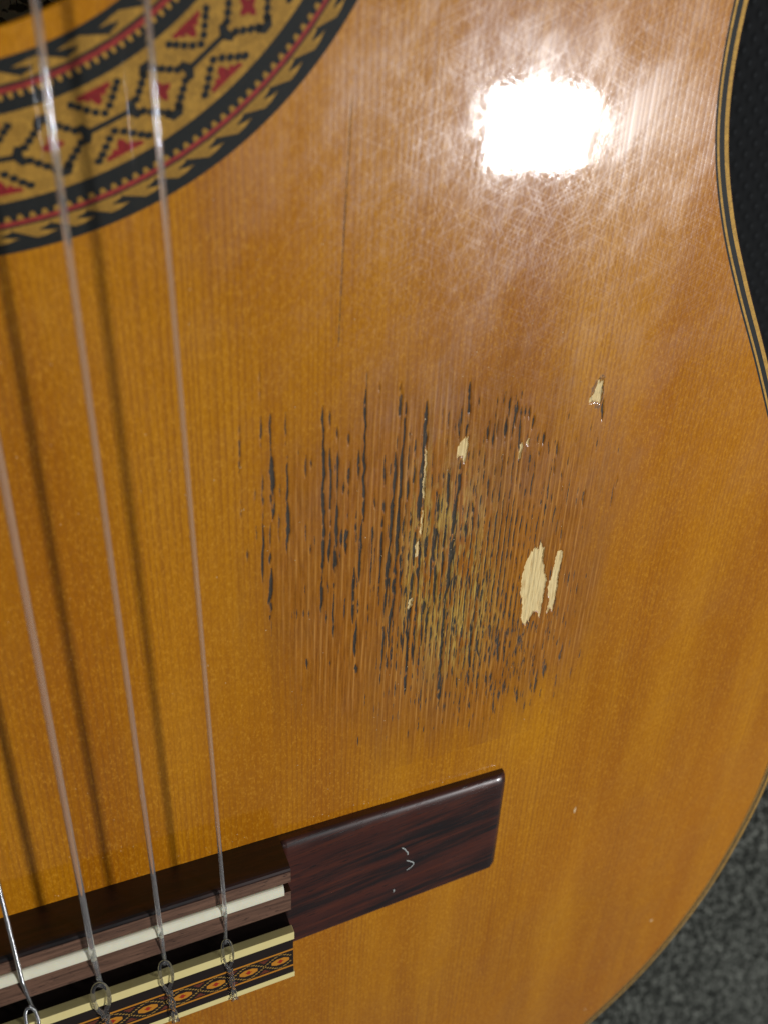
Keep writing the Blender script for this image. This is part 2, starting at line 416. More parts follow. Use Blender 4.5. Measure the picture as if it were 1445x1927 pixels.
# --- soundboard: flat sheet + a finely divided worn field with real grooves
X0, X1, Y0, Y1, XC, YCUT = 35.0, 114.0, 14.0, 138.0, 50.5, 122.0
STREAKS = [(40.93,99.5,40.9,95.7,0.21,0.5),(41.0,92.3,40.84,88.3,0.28,0.7),(41.06,83.0,40.77,75.2,0.29,0.6),(40.83,74.3,40.55,64.5,0.36,0.9),(42.39,93.6,42.32,86.4,0.28,0.8),(42.46,86.4,42.46,75.6,0.81,1.0),
    (42.05,74.1,41.98,70.8,0.36,0.6),(41.85,68.8,41.82,67.5,0.42,0.8),(41.9,65.8,41.58,56.7,0.56,1.0),(41.83,56.6,41.76,53.4,0.19,0.4),(44.74,92.5,44.68,88.1,0.25,0.6),(44.84,85.4,44.83,77.4,0.35,0.8),
    (44.89,77.4,44.81,70.9,0.72,0.9),(44.66,71.0,44.64,69.0,0.31,0.7),(37.67,91.3,37.34,84.1,0.25,0.6),(37.39,79.0,37.33,76.8,0.26,0.6),(43.46,76.1,43.38,71.2,0.27,0.5),(43.63,80.7,43.67,79.6,0.35,0.5),
    (39.78,80.7,39.73,78.9,0.23,0.4),(39.73,74.1,39.66,71.9,0.21,0.4),(50.58,92.9,50.77,87.3,0.35,0.8),(50.77,87.3,50.83,73.2,0.61,1.0),(50.83,73.2,50.74,61.8,0.58,1.0),(50.61,61.9,50.59,54.9,0.46,1.0),
    (50.5,54.6,50.51,52.7,0.24,0.8),(51.74,91.9,51.76,90.2,0.29,0.7),(51.91,85.7,52.07,72.9,0.4,0.85),(52.0,70.9,51.97,65.8,0.51,1.0),(53.01,89.1,53.04,87.3,0.42,0.7),(53.07,85.5,53.21,77.3,0.4,0.8),
    (53.07,76.1,53.12,69.4,0.51,0.9),(53.07,72.8,53.1,62.8,0.71,1.0),(52.92,61.7,52.94,60.3,0.33,0.9),(52.83,58.9,52.89,50.2,0.31,0.9),(54.1,70.9,54.08,68.5,0.58,0.9),(54.91,71.4,54.91,67.0,0.72,1.0),
    (54.96,88.0,54.99,86.8,0.42,0.6),(55.18,82.8,55.16,79.6,0.44,0.7),(54.18,79.4,54.14,78.3,0.44,0.8),(55.04,78.3,55.05,77.5,0.31,0.6),(57.63,97.9,57.68,94.8,0.12,0.6),(57.59,94.8,57.76,85.5,0.43,0.9),
    (57.69,85.5,57.8,72.6,0.51,0.95),(57.66,71.9,57.52,60.8,0.47,0.9),(56.8,84.7,56.83,80.6,0.44,0.8),(56.65,73.8,56.64,68.7,0.33,0.7),(56.56,63.1,56.48,52.4,0.52,0.95),(57.38,56.4,57.31,54.1,0.35,0.7),
    (57.13,51.1,57.16,44.8,0.72,0.9),(57.37,42.3,57.43,40.2,0.74,0.9),(51.63,61.6,51.81,59.8,0.33,0.6),(54.81,56.6,54.87,53.6,0.31,0.6),(51.54,55.1,51.55,53.6,0.34,0.6),(47.96,46.0,47.96,44.7,0.48,0.9),
    (52.39,44.5,52.4,43.9,0.35,0.6),(45.43,57.1,45.42,56.0,0.19,0.7),(45.81,56.9,45.8,55.9,0.19,0.7),(46.22,56.8,46.21,55.8,0.2,0.7),(47.43,56.4,47.43,55.6,0.26,0.7),(47.86,85.0,47.86,82.0,0.41,0.5),
    (48.8,84.3,48.8,83.7,0.36,0.6),(46.71,86.4,46.7,84.6,0.17,0.5),(47.84,73.7,47.84,70.7,0.22,0.5),(48.6,68.9,48.6,68.2,0.31,0.7),(47.66,61.8,47.57,60.4,0.26,0.5),(48.29,56.2,48.29,55.5,0.33,0.7),
    (38.16,70.2,38.11,68.9,0.35,0.5),(59.74,76.6,59.81,74.6,0.46,0.7),(59.7,70.9,59.59,67.8,0.4,0.7),(59.59,67.8,59.64,57.3,0.27,0.6),(61.38,72.0,61.4,62.5,0.54,0.95),(61.29,62.5,61.19,57.0,0.31,0.8),
    (61.24,82.2,61.4,78.6,0.39,0.7),(61.47,75.0,61.48,73.3,0.33,0.8),(63.08,83.5,63.16,75.7,0.52,0.85),(63.09,75.7,62.8,66.2,0.68,1.0),(62.8,66.2,62.71,57.4,0.63,1.0),(62.64,57.4,62.55,53.3,0.43,0.8),
    (62.55,49.4,62.68,42.5,0.37,0.9),(63.59,42.3,63.69,40.2,0.38,0.7),(63.39,95.1,63.58,88.8,0.56,0.7),(64.43,92.0,64.35,84.6,0.38,0.9),(64.29,84.6,64.25,73.5,0.6,0.9),(64.25,73.5,64.23,62.6,0.69,1.0),
    (64.16,62.7,63.94,53.3,0.64,0.95),(63.77,53.4,63.62,49.1,0.66,1.0),(63.62,49.1,63.64,45.1,0.45,0.7),(65.37,71.3,65.26,68.5,0.48,0.7),(65.04,65.4,65.27,58.0,0.43,0.85),(66.35,57.4,66.13,55.1,0.44,0.6),
    (66.03,47.3,66.19,44.5,0.45,0.7),(65.6,78.7,65.64,75.3,0.4,0.8),(66.57,81.5,66.76,75.8,0.4,0.7),(66.49,72.1,66.48,69.7,0.41,0.8),(67.59,68.1,67.64,62.0,0.71,0.95),(67.58,60.1,67.49,56.0,0.58,0.9),
    (67.31,56.0,67.41,45.4,0.67,1.0),(67.41,45.4,67.57,33.1,0.55,0.85),(67.78,89.8,68.1,81.6,0.39,1.0),(68.1,81.6,68.24,71.1,0.82,1.0),(68.55,66.5,68.57,58.4,0.5,0.9),(68.85,54.2,68.61,46.7,0.53,0.9),
    (70.13,51.1,70.26,43.8,0.38,0.8),(68.52,45.1,68.6,40.9,0.39,0.8),(59.74,95.4,59.82,95.1,0.3,0.5),(68.18,91.7,68.28,82.9,0.64,1.0),(68.11,82.9,68.12,69.6,0.81,1.0),(75.73,94.8,75.83,84.7,0.58,0.9),
    (74.19,88.7,74.44,85.2,0.37,0.6),(75.31,80.5,75.2,71.7,0.54,0.9),(74.94,72.5,75.09,60.0,0.71,0.95),(75.09,60.0,74.8,54.3,0.66,0.9),(74.6,54.3,74.58,44.8,0.67,0.9),(74.79,44.8,74.75,40.3,0.86,1.0),
    (74.75,40.3,75.11,27.9,0.53,0.8),(71.61,74.6,71.57,63.1,0.54,0.9),(73.03,79.4,73.42,70.5,0.46,0.8),(71.14,68.6,71.56,60.7,0.55,0.9),(69.75,67.4,69.73,62.3,0.54,0.8),(70.34,53.6,70.32,51.1,0.65,0.9),
    (71.46,51.6,71.14,47.9,0.58,0.9),(72.08,61.4,72.36,52.7,0.65,0.95),(71.18,63.2,71.1,59.2,0.4,0.8),(73.18,66.7,73.45,58.7,0.56,0.9),(76.04,58.2,76.14,54.8,0.58,0.8),(75.33,78.4,75.35,76.2,0.38,0.7),
    (77.31,68.3,77.43,66.3,0.56,0.7),(78.4,75.7,78.41,73.8,0.35,0.6),(78.41,72.0,78.61,68.1,0.48,0.7),(81.36,55.0,81.47,51.9,0.6,0.8),(79.32,57.1,79.42,54.1,0.51,0.7),(81.13,53.3,81.27,51.1,0.39,0.7),
    (80.59,46.5,81.46,35.7,0.54,0.9),(82.58,41.4,82.75,38.6,0.63,0.8),(82.8,47.3,82.83,45.0,0.53,0.7),(82.96,57.2,83.08,54.2,0.43,0.6),(84.8,46.3,85.16,41.3,0.54,0.7),(87.16,42.6,87.52,36.0,0.56,0.8),
    (85.38,39.3,85.52,37.0,0.56,0.7),(81.12,34.8,81.64,30.8,0.46,0.7),(85.36,33.7,85.58,29.7,0.47,0.6),(88.68,40.8,89.02,37.0,0.66,0.7),(76.93,48.2,77.09,44.2,0.52,0.7),(82.56,91.8,82.35,90.5,0.38,0.6),
    (83.7,91.0,83.57,89.6,0.46,0.7),(85.0,90.2,85.13,86.3,0.54,0.7),(86.15,88.7,86.1,87.6,0.47,0.7),(83.31,87.3,83.37,83.7,0.54,0.8),(86.0,86.9,86.58,81.1,0.39,0.7),(87.69,88.5,87.65,87.4,0.47,0.6),
    (88.68,87.0,88.54,85.2,0.48,0.7),(79.99,87.0,80.05,84.2,0.53,0.7),(81.69,86.8,81.75,84.6,0.38,0.6),(79.29,85.0,79.26,83.6,0.38,0.5),(83.34,80.9,83.52,79.4,0.55,0.6),(81.03,84.4,80.97,83.3,0.38,0.5),
    (91.32,83.6,91.37,82.0,0.49,0.8),(90.82,81.7,91.01,79.1,0.41,0.5),(94.5,81.2,94.66,78.9,0.42,0.6),(94.37,78.2,94.53,75.9,0.42,0.5),(96.28,75.3,96.28,74.5,0.39,0.7),(102.84,88.2,103.21,85.3,0.6,0.8),
    (108.97,72.6,109.08,71.0,0.56,0.6),(108.63,71.1,108.79,66.9,0.33,0.5),(101.16,84.1,101.02,81.5,0.21,0.6),(101.96,71.7,102.19,68.0,0.45,0.5),(98.17,63.8,98.44,60.8,0.45,0.5),(99.38,39.6,99.37,38.2,0.69,0.5),
    (102.94,33.4,103.03,31.3,0.72,0.6),(99.34,32.3,99.64,28.2,0.71,0.7),(97.93,27.7,97.9,24.7,0.72,0.7),(96.61,27.1,96.59,25.6,0.51,0.6),(93.44,26.5,93.62,23.3,0.71,0.7),(90.03,29.9,90.0,26.4,0.59,0.6),
    (91.73,37.7,91.76,35.8,0.48,0.6),(89.92,46.5,90.43,40.9,0.46,0.6),(87.58,51.5,88.21,44.6,0.32,0.6),(93.21,41.6,92.95,40.2,0.57,0.5)]
CHIPS = [[(94.08,61.23),(95.03,59.79),(95.18,56.78),(96.33,53.52),(96.7,51.68),(96.42,48.61),(96.43,44.05),(95.07,45.75),(94.12,44.59),(93.87,43.27),(92.82,42.83),(91.91,44.66),(91.91,47.83),
    (90.94,51.16),(90.83,54.23),(91.22,57.58),(92.19,59.71),(93.59,60.28)],[(98.09,58.99),(99.43,58.3),(99.47,55.93),(99.3,52.9),(99.5,49.73),(99.26,46.15),(99.22,44.09),(98.44,45.66),(98.23,44.09),
    (97.78,44.66),(97.94,47.37),(97.21,50.68),(97.79,53.21),(97.88,56.24)],[(75.65,84.72),(76.37,84.8),(76.37,82.87),(76.25,80.4),(75.4,81.59),(74.52,81.18),(74.49,83.48)],[(86.66,82.3),
    (87.23,82.37),(87.18,79.6),(86.73,79.44)],[(88.02,83.13),(88.39,83.27),(88.46,81.99),(88.13,81.82)],[(100.99,92.51),(102.22,92.03),(102.48,90.06),(102.38,88.46),(100.92,88.62),(99.95,88.37),
    (99.74,89.46),(100.5,89.74),(100.96,91.63)],[(68.43,87.67),(68.71,87.64),(68.94,69.41),(68.51,63.71),(68.41,56.5),(67.64,50.41),(67.13,50.53),(67.63,57.49),(67.95,65.38),(68.61,69.85)]]
    
def vnoise(x, y, seed):
    """value noise on arrays"""
    r = np.random.default_rng(seed); T = r.random((256, 256))
    xi = np.floor(x).astype(int); yi = np.floor(y).astype(int); fx = x - xi; fy = y - yi
    fx = fx * fx * (3 - 2 * fx); fy = fy * fy * (3 - 2 * fy)
    g = lambda a, b: T[a % 256, b % 256]
    return (g(xi, yi) * (1 - fx) + g(xi + 1, yi) * fx) * (1 - fy) + (g(xi, yi + 1) * (1 - fx) + g(xi + 1, yi + 1) * fx) * fy
def sstep(v, a, b):
    t = np.clip((v - a) / (b - a), 0, 1); return t * t * (3 - 2 * t)
def soundboard():
    gx = np.linspace(X0, X1, 705); gy = np.linspace(Y0, Y1, 400)
    XX, YY = np.meshgrid(gx, gy)
    dirt = np.zeros_like(XX); bare = np.zeros_like(XX); ochre = np.zeros_like(XX); groove = np.zeros_like(XX)
    # matte worn field: soft-edged blob with fringes along the grain
    fr = (vnoise(XX * 0.9, YY * 0.05, 3) - 0.5) * 16 + (vnoise(XX * 0.15, YY * 0.12, 4) - 0.5) * 14
    lean = np.where(YY < 60, (60 - YY) * 0.16, 0)                       # the field slants to the right towards the bridge
    rx = np.abs((XX - 74 - lean) / np.where(XX > 74, 42, 40)); ry = np.abs((YY - 58) / np.where(YY > 58, 45, 47))
    e = (rx ** 2.4 + ry ** 2.4) ** (1 / 2.4) + fr * 0.011
    wear = 1 - sstep(e, 0.56, 1.10)
    wear *= 0.75 + 0.25 * vnoise(XX * 0.5, YY * 0.06, 8)
    rc = np.cumsum(np.clip(rng.normal(1.10, 0.16, 110), 0.75, 1.5)) + X0 - 4          # growth line positions
    xe = XX + (vnoise(YY * 0.03, XX * 0.05, 71) - 0.5) * 1.2
    near = np.abs(xe[..., None] - rc[None, None, :]).min(-1) if False else np.minimum(np.abs(xe - rc[np.clip(np.searchsorted(rc, xe), 0, 109)]), np.abs(xe - rc[np.clip(np.searchsorted(rc, xe) - 1, 0, 109)]))
    ridge = np.exp(-(near / 0.17) ** 2)
    # random short flecks between the long streaks
    S = list(STREAKS); rr = random.Random(5)
    while len(S) < len(STREAKS) + 1500:
        px = rr.gauss(77, 10); py = rr.gauss(55, 15)
        if not (40 < px < 108 and 22 < py < 92): continue
        if px < 60 and rr.random() < 0.6: continue
        ln = rr.choice((0.3, 0.4, 0.6, 0.8, 1.1, 1.6, 2.4)); kk = int(np.searchsorted(rc, px)); px = rc[kk] + rr.choice((0.45, 0.55, 0.62)) * (rc[kk + 1] - rc[kk]); S.append((px, py + ln / 2, px + rr.uniform(-.05, .05), py - ln / 2, rr.uniform(0.12, 0.26), rr.uniform(0.45, 1.0)))
    while len(S) < len(STREAKS) + 1720:
        px = rr.gauss(91, 7); py = rr.gauss(36, 9)
        if py < 18: continue
        ln = rr.uniform(0.6, 2.4); S.append((px, py + ln / 2, px, py - ln / 2, rr.uniform(0.14, 0.30), rr.uniform(0.35, 0.8)))
    for q, (xa, ya, xb, yb, w, s) in enumerate(S):
        if yb > ya: xa, ya, xb, yb = xb, yb, xa, ya
        ya += 0.25; yb -= 0.25
        i0 = max(np.searchsorted(gy, yb) - 1, 0); i1 = min(np.searchsorted(gy, ya) + 1, len(gy))
        xl, xh = min(xa, xb) - w - 0.5, max(xa, xb) + w + 0.5
        j0 = max(np.searchsorted(gx, xl) - 1, 0); j1 = min(np.searchsorted(gx, xh) + 1, len(gx))
        if i1 <= i0 or j1 <= j0: continue
        xs = XX[i0:i1, j0:j1]; ys = YY[i0:i1, j0:j1]
        t = np.clip((ya - ys) / max(ya - yb, 0.1), 0, 1)
        cx = xa + (xb - xa) * t + (vnoise(ys * 0.55, ys * 0 + q, 11) - 0.5) * 0.30 * min(1, w * 2)
        end = np.minimum(1, np.minimum(t, 1 - t) * (ya - yb) / min(2.4, 0.4 + 0.25 * (ya - yb)) + 0.12)
        ww = 0.50 * w * (0.55 + 0.6 * vnoise(ys * 0.33 + q * 3.7, ys * 0 + q, 12) + 0.35 * vnoise(ys * 1.6 + q * 1.7, ys * 0 + q, 14)) * end + 0.01
        d = np.abs(xs - cx)
        a = (0.35 + 0.65 * s) * (1 - sstep(d, ww * 0.45, ww * 1.15 + 0.09))
        a *= 0.45 + 0.55 * sstep(vnoise(ys * 0.8 + q, xs * 2.0, 13), 0.12, 0.38)
        dirt[i0:i1, j0:j1] = np.maximum(dirt[i0:i1, j0:j1], a)
        groove[i0:i1, j0:j1] = np.maximum(groove[i0:i1, j0:j1], a * min(1, w / 0.45))
    # ochre, half exposed wood between the middle streaks
    oc = np.exp(-(((XX - 74) / 7.5) ** 2 + ((YY - 60) / 17) ** 2)) * 1.15
    oc += 0.7 * np.exp(-(((XX - 80) / 7) ** 2 + ((YY - 46) / 11) ** 2)) + 0.5 * np.exp(-(((XX - 68.5) / 2.5) ** 2 + ((YY - 66) / 18) ** 2))
    on = 0.6 * vnoise(XX * 1.3, YY * 0.10, 21) + 0.4 * vnoise(XX * 3.0, YY * 0.6, 22)
    ochre = np.clip(oc * 1.25, 0, 1) * sstep(on, 0.30, 0.56)
    # pale chips: finish and wood torn out
    jag = (vnoise(XX * 5.0, YY * 0.5, 31) - 0.5) * 0.9
    jx = (vnoise(XX * 0.5, YY * 2.2, 32) - 0.5) * 0.30
    for ci, poly in enumerate(CHIPS):
        P = np.array(poly); x_, y_ = XX + jx, YY + jag * (0.4 if ci in (3, 4) else 1)
        sel = (x_ > P[:, 0].min() - 1) & (x_ < P[:, 0].max() + 1) & (y_ > P[:, 1].min() - 1) & (y_ < P[:, 1].max() + 1)
        xs, ys = x_[sel], y_[sel]; ins = np.zeros(xs.shape, bool)
        for a, b in zip(P, np.roll(P, -1, 0)):
            c = (a[1] > ys) != (b[1] > ys)
            ins ^= c & (xs < (b[0] - a[0]) * (ys - a[1]) / (b[1] - a[1] + 1e-12) + a[0])
        q = bare[sel]; q[ins] = (0.25 + 0.75 * sstep(vnoise(ys[ins] * 0.45, ys[ins] * 0, 35), 0.45, 0.6)) if ci == 6 else 1.0; bare[sel] = q
    hole = (((XX - 101.4) / 1.7) ** 2 + ((YY - 90.2) / 3.2) ** 2)
    dirt = np.maximum(dirt, 0.55 * (1 - sstep(hole + (vnoise(XX * 1.2, YY, 41) - .5) * 1.2, 0.5, 1.2)) * (1 - bare))
    dirt = np.maximum(dirt, bare * 0.5 * (hole < 1.6) * sstep(vnoise(XX * 2.2, YY * 1.1, 42), 0.5, 0.62))
    # long hairline crack
    cxl = 53.0 + (YY - 100) * 0.036 + (vnoise(YY * 0.12, YY * 0, 51) - 0.5) * 0.4
    ck = (1 - sstep(np.abs(XX - cxl), 0.03, 0.22)) * sstep(YY, 99, 104) * (0.62 + 0.22 * vnoise(YY * 0.2, YY * 0 + 3, 52)) * sstep(-YY, -137.9, -134)
    ckz = sstep(XX - cxl, -0.02, 0.20) * sstep(cxl + 6 - XX, 0, 6) * sstep(YY, 100, 112) * sstep(-YY, -137, -124) * 0.0030
    c2 = (1 - sstep(np.abs(XX - 40.2), 0.05, 0.2)) * sstep(YY, 104, 108) * sstep(-YY, -119, -114) * 0.35
    dirt = np.maximum(dirt, np.maximum(ck, c2)); dirt = np.where(bare > 0.6, dirt * (hole < 1.6), dirt)
    # height
    Z = -0.20 * groove - 0.26 * bare * (0.75 + 0.4 * vnoise(XX * 4, YY * .4, 62)) - 0.012 * ck + ckz
    Z += wear ** 1.5 * (0.045 * ridge + 0.03 * (vnoise(XX * 1.7, YY * 0.15, 63) - 0.5)) - 0.05 * ochre * vnoise(XX * 2.4, YY * 0.3, 64)
    edge = np.minimum.reduce([XX - X0, X1 - XX, YY - Y0, Y1 - YY])
    edge = np.minimum(edge, np.where(YY > YCUT, XX - XC, np.where(XX < XC, YCUT - YY, 99)))
    Z *= sstep(edge, 0.0, 1.0)
    keep = ~((XX < XC - 1e-6) & (YY > YCUT + 1e-6))
    jc = int(np.argmin(np.abs(gx - XC))); ic = int(np.argmin(np.abs(gy - YCUT)))
    xc, yc = gx[jc], gy[ic]
    nx, ny = len(gx), len(gy)
    idx = np.arange(nx * ny).reshape(ny, nx)
    cell = np.ones((ny - 1, nx - 1), bool); cell[ic:, :jc] = False
    q = np.stack([idx[:-1, :-1], idx[:-1, 1:], idx[1:, 1:], idx[1:, :-1]], -1)[cell]
    used = np.zeros(nx * ny, bool); used[q.ravel()] = True
    remap = np.cumsum(used) - 1
    V = np.stack([XX, YY, Z], -1).reshape(-1, 3)[used]; q = remap[q]
    att = np.stack([dirt, bare, wear, ochre], -1).reshape(-1, 4)[used]
    # flat remainder
    out = [(a, b, 0.0) for a, b in off(-2.72)]
    ring_o = [(65.15 * math.cos(t), YC + 65.15 * math.sin(t), 0.0) for t in np.linspace(0, 2 * math.pi, 180, endpoint=False)][::-1]
    L = [(X0, Y0, 0), (X0, yc, 0), (xc, yc, 0), (xc, Y1, 0), (X1, Y1, 0), (X1, Y0, 0)]
    loops = [[Vector(p) for p in out], [Vector(p) for p in ring_o], [Vector(p) for p in L]]
    tri = tessellate_polygon(loops)
    flat = out + ring_o + L; o0 = len(V)
    tri2 = []
    for t in tri:
        a, b, c = (Vector(flat[i]) for i in t)
        if (b - a).cross(c - a).z < 0: t = (t[0], t[2], t[1])
        tri2.append([i + o0 for i in t])
    AV = np.vstack([V, np.array(flat)]) * MM
    AA = np.vstack([att, np.zeros((len(flat), 4))]).astype(np.float32)
    me = bpy.data.meshes.new('soundboard'); me.from_pydata(AV.tolist(), [], q.tolist() + tri2); me.update(); nflat = len(tri2)
    ar = me.attributes.new('ridge', 'FLOAT', 'POINT'); ar.data.foreach_set('value', np.concatenate([ridge.ravel()[used], np.zeros(len(flat))]).astype(np.float32))
    at = me.attributes.new('wear', 'FLOAT_COLOR', 'POINT'); at.data.foreach_set('color', AA.ravel())
    me.polygons.foreach_set('use_smooth', [True] * len(q) + [False] * nflat)
    return link('soundboard', me, M['spruce_worn'], G)
board = soundboard()
board['label'] = 'amber spruce top scuffed through to dark streaks and pale bare chips'

# --- soundhole edge and rosette
def annulus(r0, r1, z, n=240):
    t = np.linspace(0, 2 * math.pi, n, endpoint=False)
    V = [(r0 * math.cos(a), YC + r0 * math.sin(a), z) for a in t] + [(r1 * math.cos(a), YC + r1 * math.sin(a), z) for a in t]
    return V, [[i, n + i, n + (i + 1) % n, (i + 1) % n] for i in range(n)]
def cyl_ring(prof, n=200):
    V = []; F = []
    t = np.linspace(0, 2 * math.pi, n, endpoint=False)
    for r, z in prof: V += [(r * math.cos(a), YC + r * math.sin(a), z) for a in t]
    for k in range(len(prof) - 1):
        for i in range(n):
            j = (i + 1) % n; F.append([k * n + i, (k + 1) * n + i, (k + 1) * n + j, k * n + j])
    return V, F
V, F = cyl_ring([(42.25, -2.6), (42.25, -0.25), (42.5, 0.0), (45.15, 0.0)]); part('soundhole_edge', V, F, 'spruce', G, False)
V, F = annulus(50.85, 59.0, 0.0); rosette = part('rosette', V, F, 'yellow', G)
rosette['label'] = 'mosaic rosette ring of yellow black and red wood around the soundhole'
for nm, r0, r1, mt in (('black_ring', 45.15, 45.75, 'black'), ('barb_ring', 45.75, 47.65, 'black'), ('black_line', 47.65, 47.92, 'black'), ('red_ring', 47.92, 48.5, 'redring'),
                       ('black_band', 48.5, 50.42, 'black'), ('yellow_line', 50.42, 50.85, 'yellow'), ('yellow_line', 59.0, 59.45, 'yellow'), ('black_band', 59.45, 61.62, 'black'),
                       ('red_ring', 61.62, 62.12, 'redring'), ('black_line', 62.12, 62.36, 'black'), ('barb_ring', 62.36, 64.2, 'black'), ('black_ring', 64.2, 65.15, 'black')):
    V, F = annulus(r0, r1, 0.0); part(nm, V, F, mt, rosette)
RM = 54.93
def polar(poly):                       # (tangential mm, radius offset from RM) -> xy with 0 deg along +x, counter-clockwise
    out = []
    for i, (t, r) in enumerate(poly):
        a = t / RM; out.append(((RM + r) * math.cos(a), (RM + r) * math.sin(a)))
    return out
def ccw(p):
    s = sum(a[0] * b[1] - b[0] * a[1] for a, b in zip(p, p[1:] + p[:1])); return p if s > 0 else p[::-1]
def dot(t, r, w, h, rot=0.0, n=8):
    return [(t + w * math.cos(a + rot) * 0.5 * (1.12 if k % 2 else 1.0), r + h * math.sin(a + rot) * 0.5 * (1.12 if k % 2 else 1.0)) for k, a in enumerate(np.linspace(0, 2 * math.pi, n, endpoint=False) + math.pi / n)]
cellshapes = []                        # (name, material, polygon in (t, r))
for st in (-1, 1):
    for sr in (-1, 1):
        for f in (0.25, 0.44, 0.63, 0.81):
            cellshapes.append(('mosaic_tile', 'black', dot(st * 4.1 * (1 - f), sr * 2.85 * f, 1.02, 0.82)))
for s in (-1, 1):
    cellshapes.append(('mosaic_corner', 'black', [(s * 4.75, 0.28), (s * 4.15, 1.1), (s * 3.2, 0.95), (s * 3.6, 0), (s * 3.2, -0.95), (s * 4.15, -1.1), (s * 4.75, -0.28)]))
    cellshapes.append(('mosaic_corner', 'black', [(-1.35, s * 2.55), (-0.55, s * 2.2), (0, s * 2.5), (0.55, s * 2.2), (1.35, s * 2.55), (0.6, s * 3.4), (-0.6, s * 3.4)]))
flower = []
for k in range(16):
    a = 2 * math.pi * k / 16; rr_ = 0.66 + 0.72 * max(0, math.cos(2 * a + 0.0) ** 2) ** 1.2
    flower.append((rr_ * 1.05 * math.cos(a), rr_ * 0.95 * math.sin(a)))
cellshapes.append(('mosaic_flower', 'red', flower))
H7 = RM * math.radians(7.5)
cellshapes.append(('mosaic_link', 'black', [(4.6, 0.29), (4.6, -0.29), (2 * H7 - 4.6, -0.29), (2 * H7 - 4.6, 0.29)]))
for s in (-1, 1):
    for k, (t, r) in enumerate(((0, 1.05), (-0.95, 1.55), (0.95, 1.55), (-1.75, 2.15), (1.75, 2.15), (-2.5, 2.75), (2.5, 2.75), (-3.2, 3.25), (3.2, 3.25))):
        cellshapes.append(('mosaic_tile', 'black', dot(H7 + t, s * r, 1.0, 0.80)))
    cellshapes.append(('mosaic_peak', 'red', [(H7 + t, s * r) for t, r in ((-2.35, 3.72), (-2.2, 3.25), (-1.45, 3.1), (-1.1, 2.65), (-0.75, 3.0), (-0.4, 2.25), (0.0, 2.0), (0.4, 2.25), (0.75, 3.0), (1.1, 2.65), (1.45, 3.1), (2.2, 3.25), (2.35, 3.72))]))
Zt0, Zt1 = 0.002, 0.022
def tile_mesh(name, poly, mat):
    v, f = prism(ccw(polar(poly)), Zt0, Zt1); me = mesh(name, v, f); me.materials.append(M[mat]); return me
def spin(name, me, deg):
    o = link(name, me, None, rosette); o.location = (0, YC * MM, 0); o.rotation_euler = (0, 0, math.radians(deg)); return o
def spin_stuff(name, polys, degs, mat):
    out = []
    for d in degs:
        c, s = math.cos(math.radians(d)), math.sin(math.radians(d))
        for p in polys:
            q = [(x * c - y * s, YC + x * s + y * c) for x, y in ccw(polar(p))]
            out.append(prism(q, Zt0, Zt1))
    if not out: return
    V, F = joinp(out); o = part(name, V, F, mat, rosette); o['kind'] = 'stuff'
vis_lo, vis_hi = -100.0, -18.0
cells = [-57.0 + 15 * k for k in range(24)]
def invis(d, lo_=vis_lo, hi_=vis_hi): d = (d + 180) % 360 - 180; return lo_ <= d <= hi_
seen = [d for d in cells if invis(d)]; rest = [d for d in cells if not invis(d)]
for nm, mt, poly in cellshapes:
    me = tile_mesh(nm, poly, mt)
    for d in seen: spin(nm, me, d)
for mt in ('black', 'red'): spin_stuff('mosaic_remainder', [p for n_, m_, p in cellshapes if m_ == mt], rest, mt)
# saw teeth against the red rings
NTEETH = 264
for base, sgn in ((61.62, -1), (48.5, 1)):
    g = math.radians(360 / NTEETH) * RM
    poly = [(-0.30 * g, base - RM), (0.30 * g, base - RM), (0.16 * g, base - RM + sgn * 0.62), (-0.16 * g, base - RM + sgn * 0.62)]
    me = tile_mesh('saw_tooth', poly, 'yellow'); a_ = [i * 360 / NTEETH + 0.6 for i in range(NTEETH)]
    for d in a_:
        if invis(d, -97, -22): spin('saw_tooth', me, d)
    spin_stuff('saw_tooth_remainder', [poly], [d for d in a_ if not invis(d, -97, -22)], 'yellow')
# forked barbs
for base, sgn, NB, w, dirn in ((62.36, 1, 86, 1.75, 1), (47.65, -1, 54, 1.85, -1)):
    g = math.radians(360 / NB) * RM
    prof = ((-0.08, 0.0), (-0.02, 0.20), (0.52, 0.90), (0.74, 0.89), (1.08, 0.74), (0.84, 0.63), (0.60, 0.43), (0.80, 0.30), (0.95, 0.20), (0.92, 0.0))
    poly = [(dirn * t * g, base - RM + sgn * r * w) for t, r in prof]
    me = tile_mesh('forked_barb', poly, 'yellow'); a_ = [i * 360 / NB - 59.0 - (3.9 if sgn > 0 else 0) for i in range(NB)]
    for d in a_:
        if invis(d, -98, -21): spin('forked_barb', me, d)
    spin_stuff('forked_barb_remainder', [poly], [d for d in a_ if not invis(d, -98, -21)], 'yellow')

# --- bridge: middle block, wings, saddle, tie block with inlay
TB = 42.0; ZB = 8.35; BF, BB = 5.0, -25.9
bm_V, bm_F = box(-TB, TB, 2.2, BF, 0.0, ZB, 0.0)
def extrude_profile(prof, x0, x1):
    n = len(prof); V = [(x0, y, z) for y, z in prof] + [(x1, y, z) for y, z in prof]
    F = [[i, (i + 1) % n, n + (i + 1) % n, n + i] for i in range(n)] + [list(range(n))[::-1], [n + i for i in range(n)]]
    return V, F
body = [(BF, 0.0), (BB, 0.0), (BB, 3.2), (-12.25, 3.2), (-11.6, 3.6), (-8.0, 3.6), (-7.3, 4.2), (-7.05, 7.6), (-6.9, ZB - 0.12), (-6.6, ZB), (-1.25, ZB), (-1.25, 5.0), (1.35, 5.0), (1.35, ZB), (3.9, ZB), (4.35, ZB - 0.08), (4.7, ZB - 0.32), (4.92, ZB - 0.75), (5.0, ZB - 1.4)]
V, F = extrude_profile(body, -TB, TB); bridge = part('bridge', V, F, 'rosewood_dull', G)
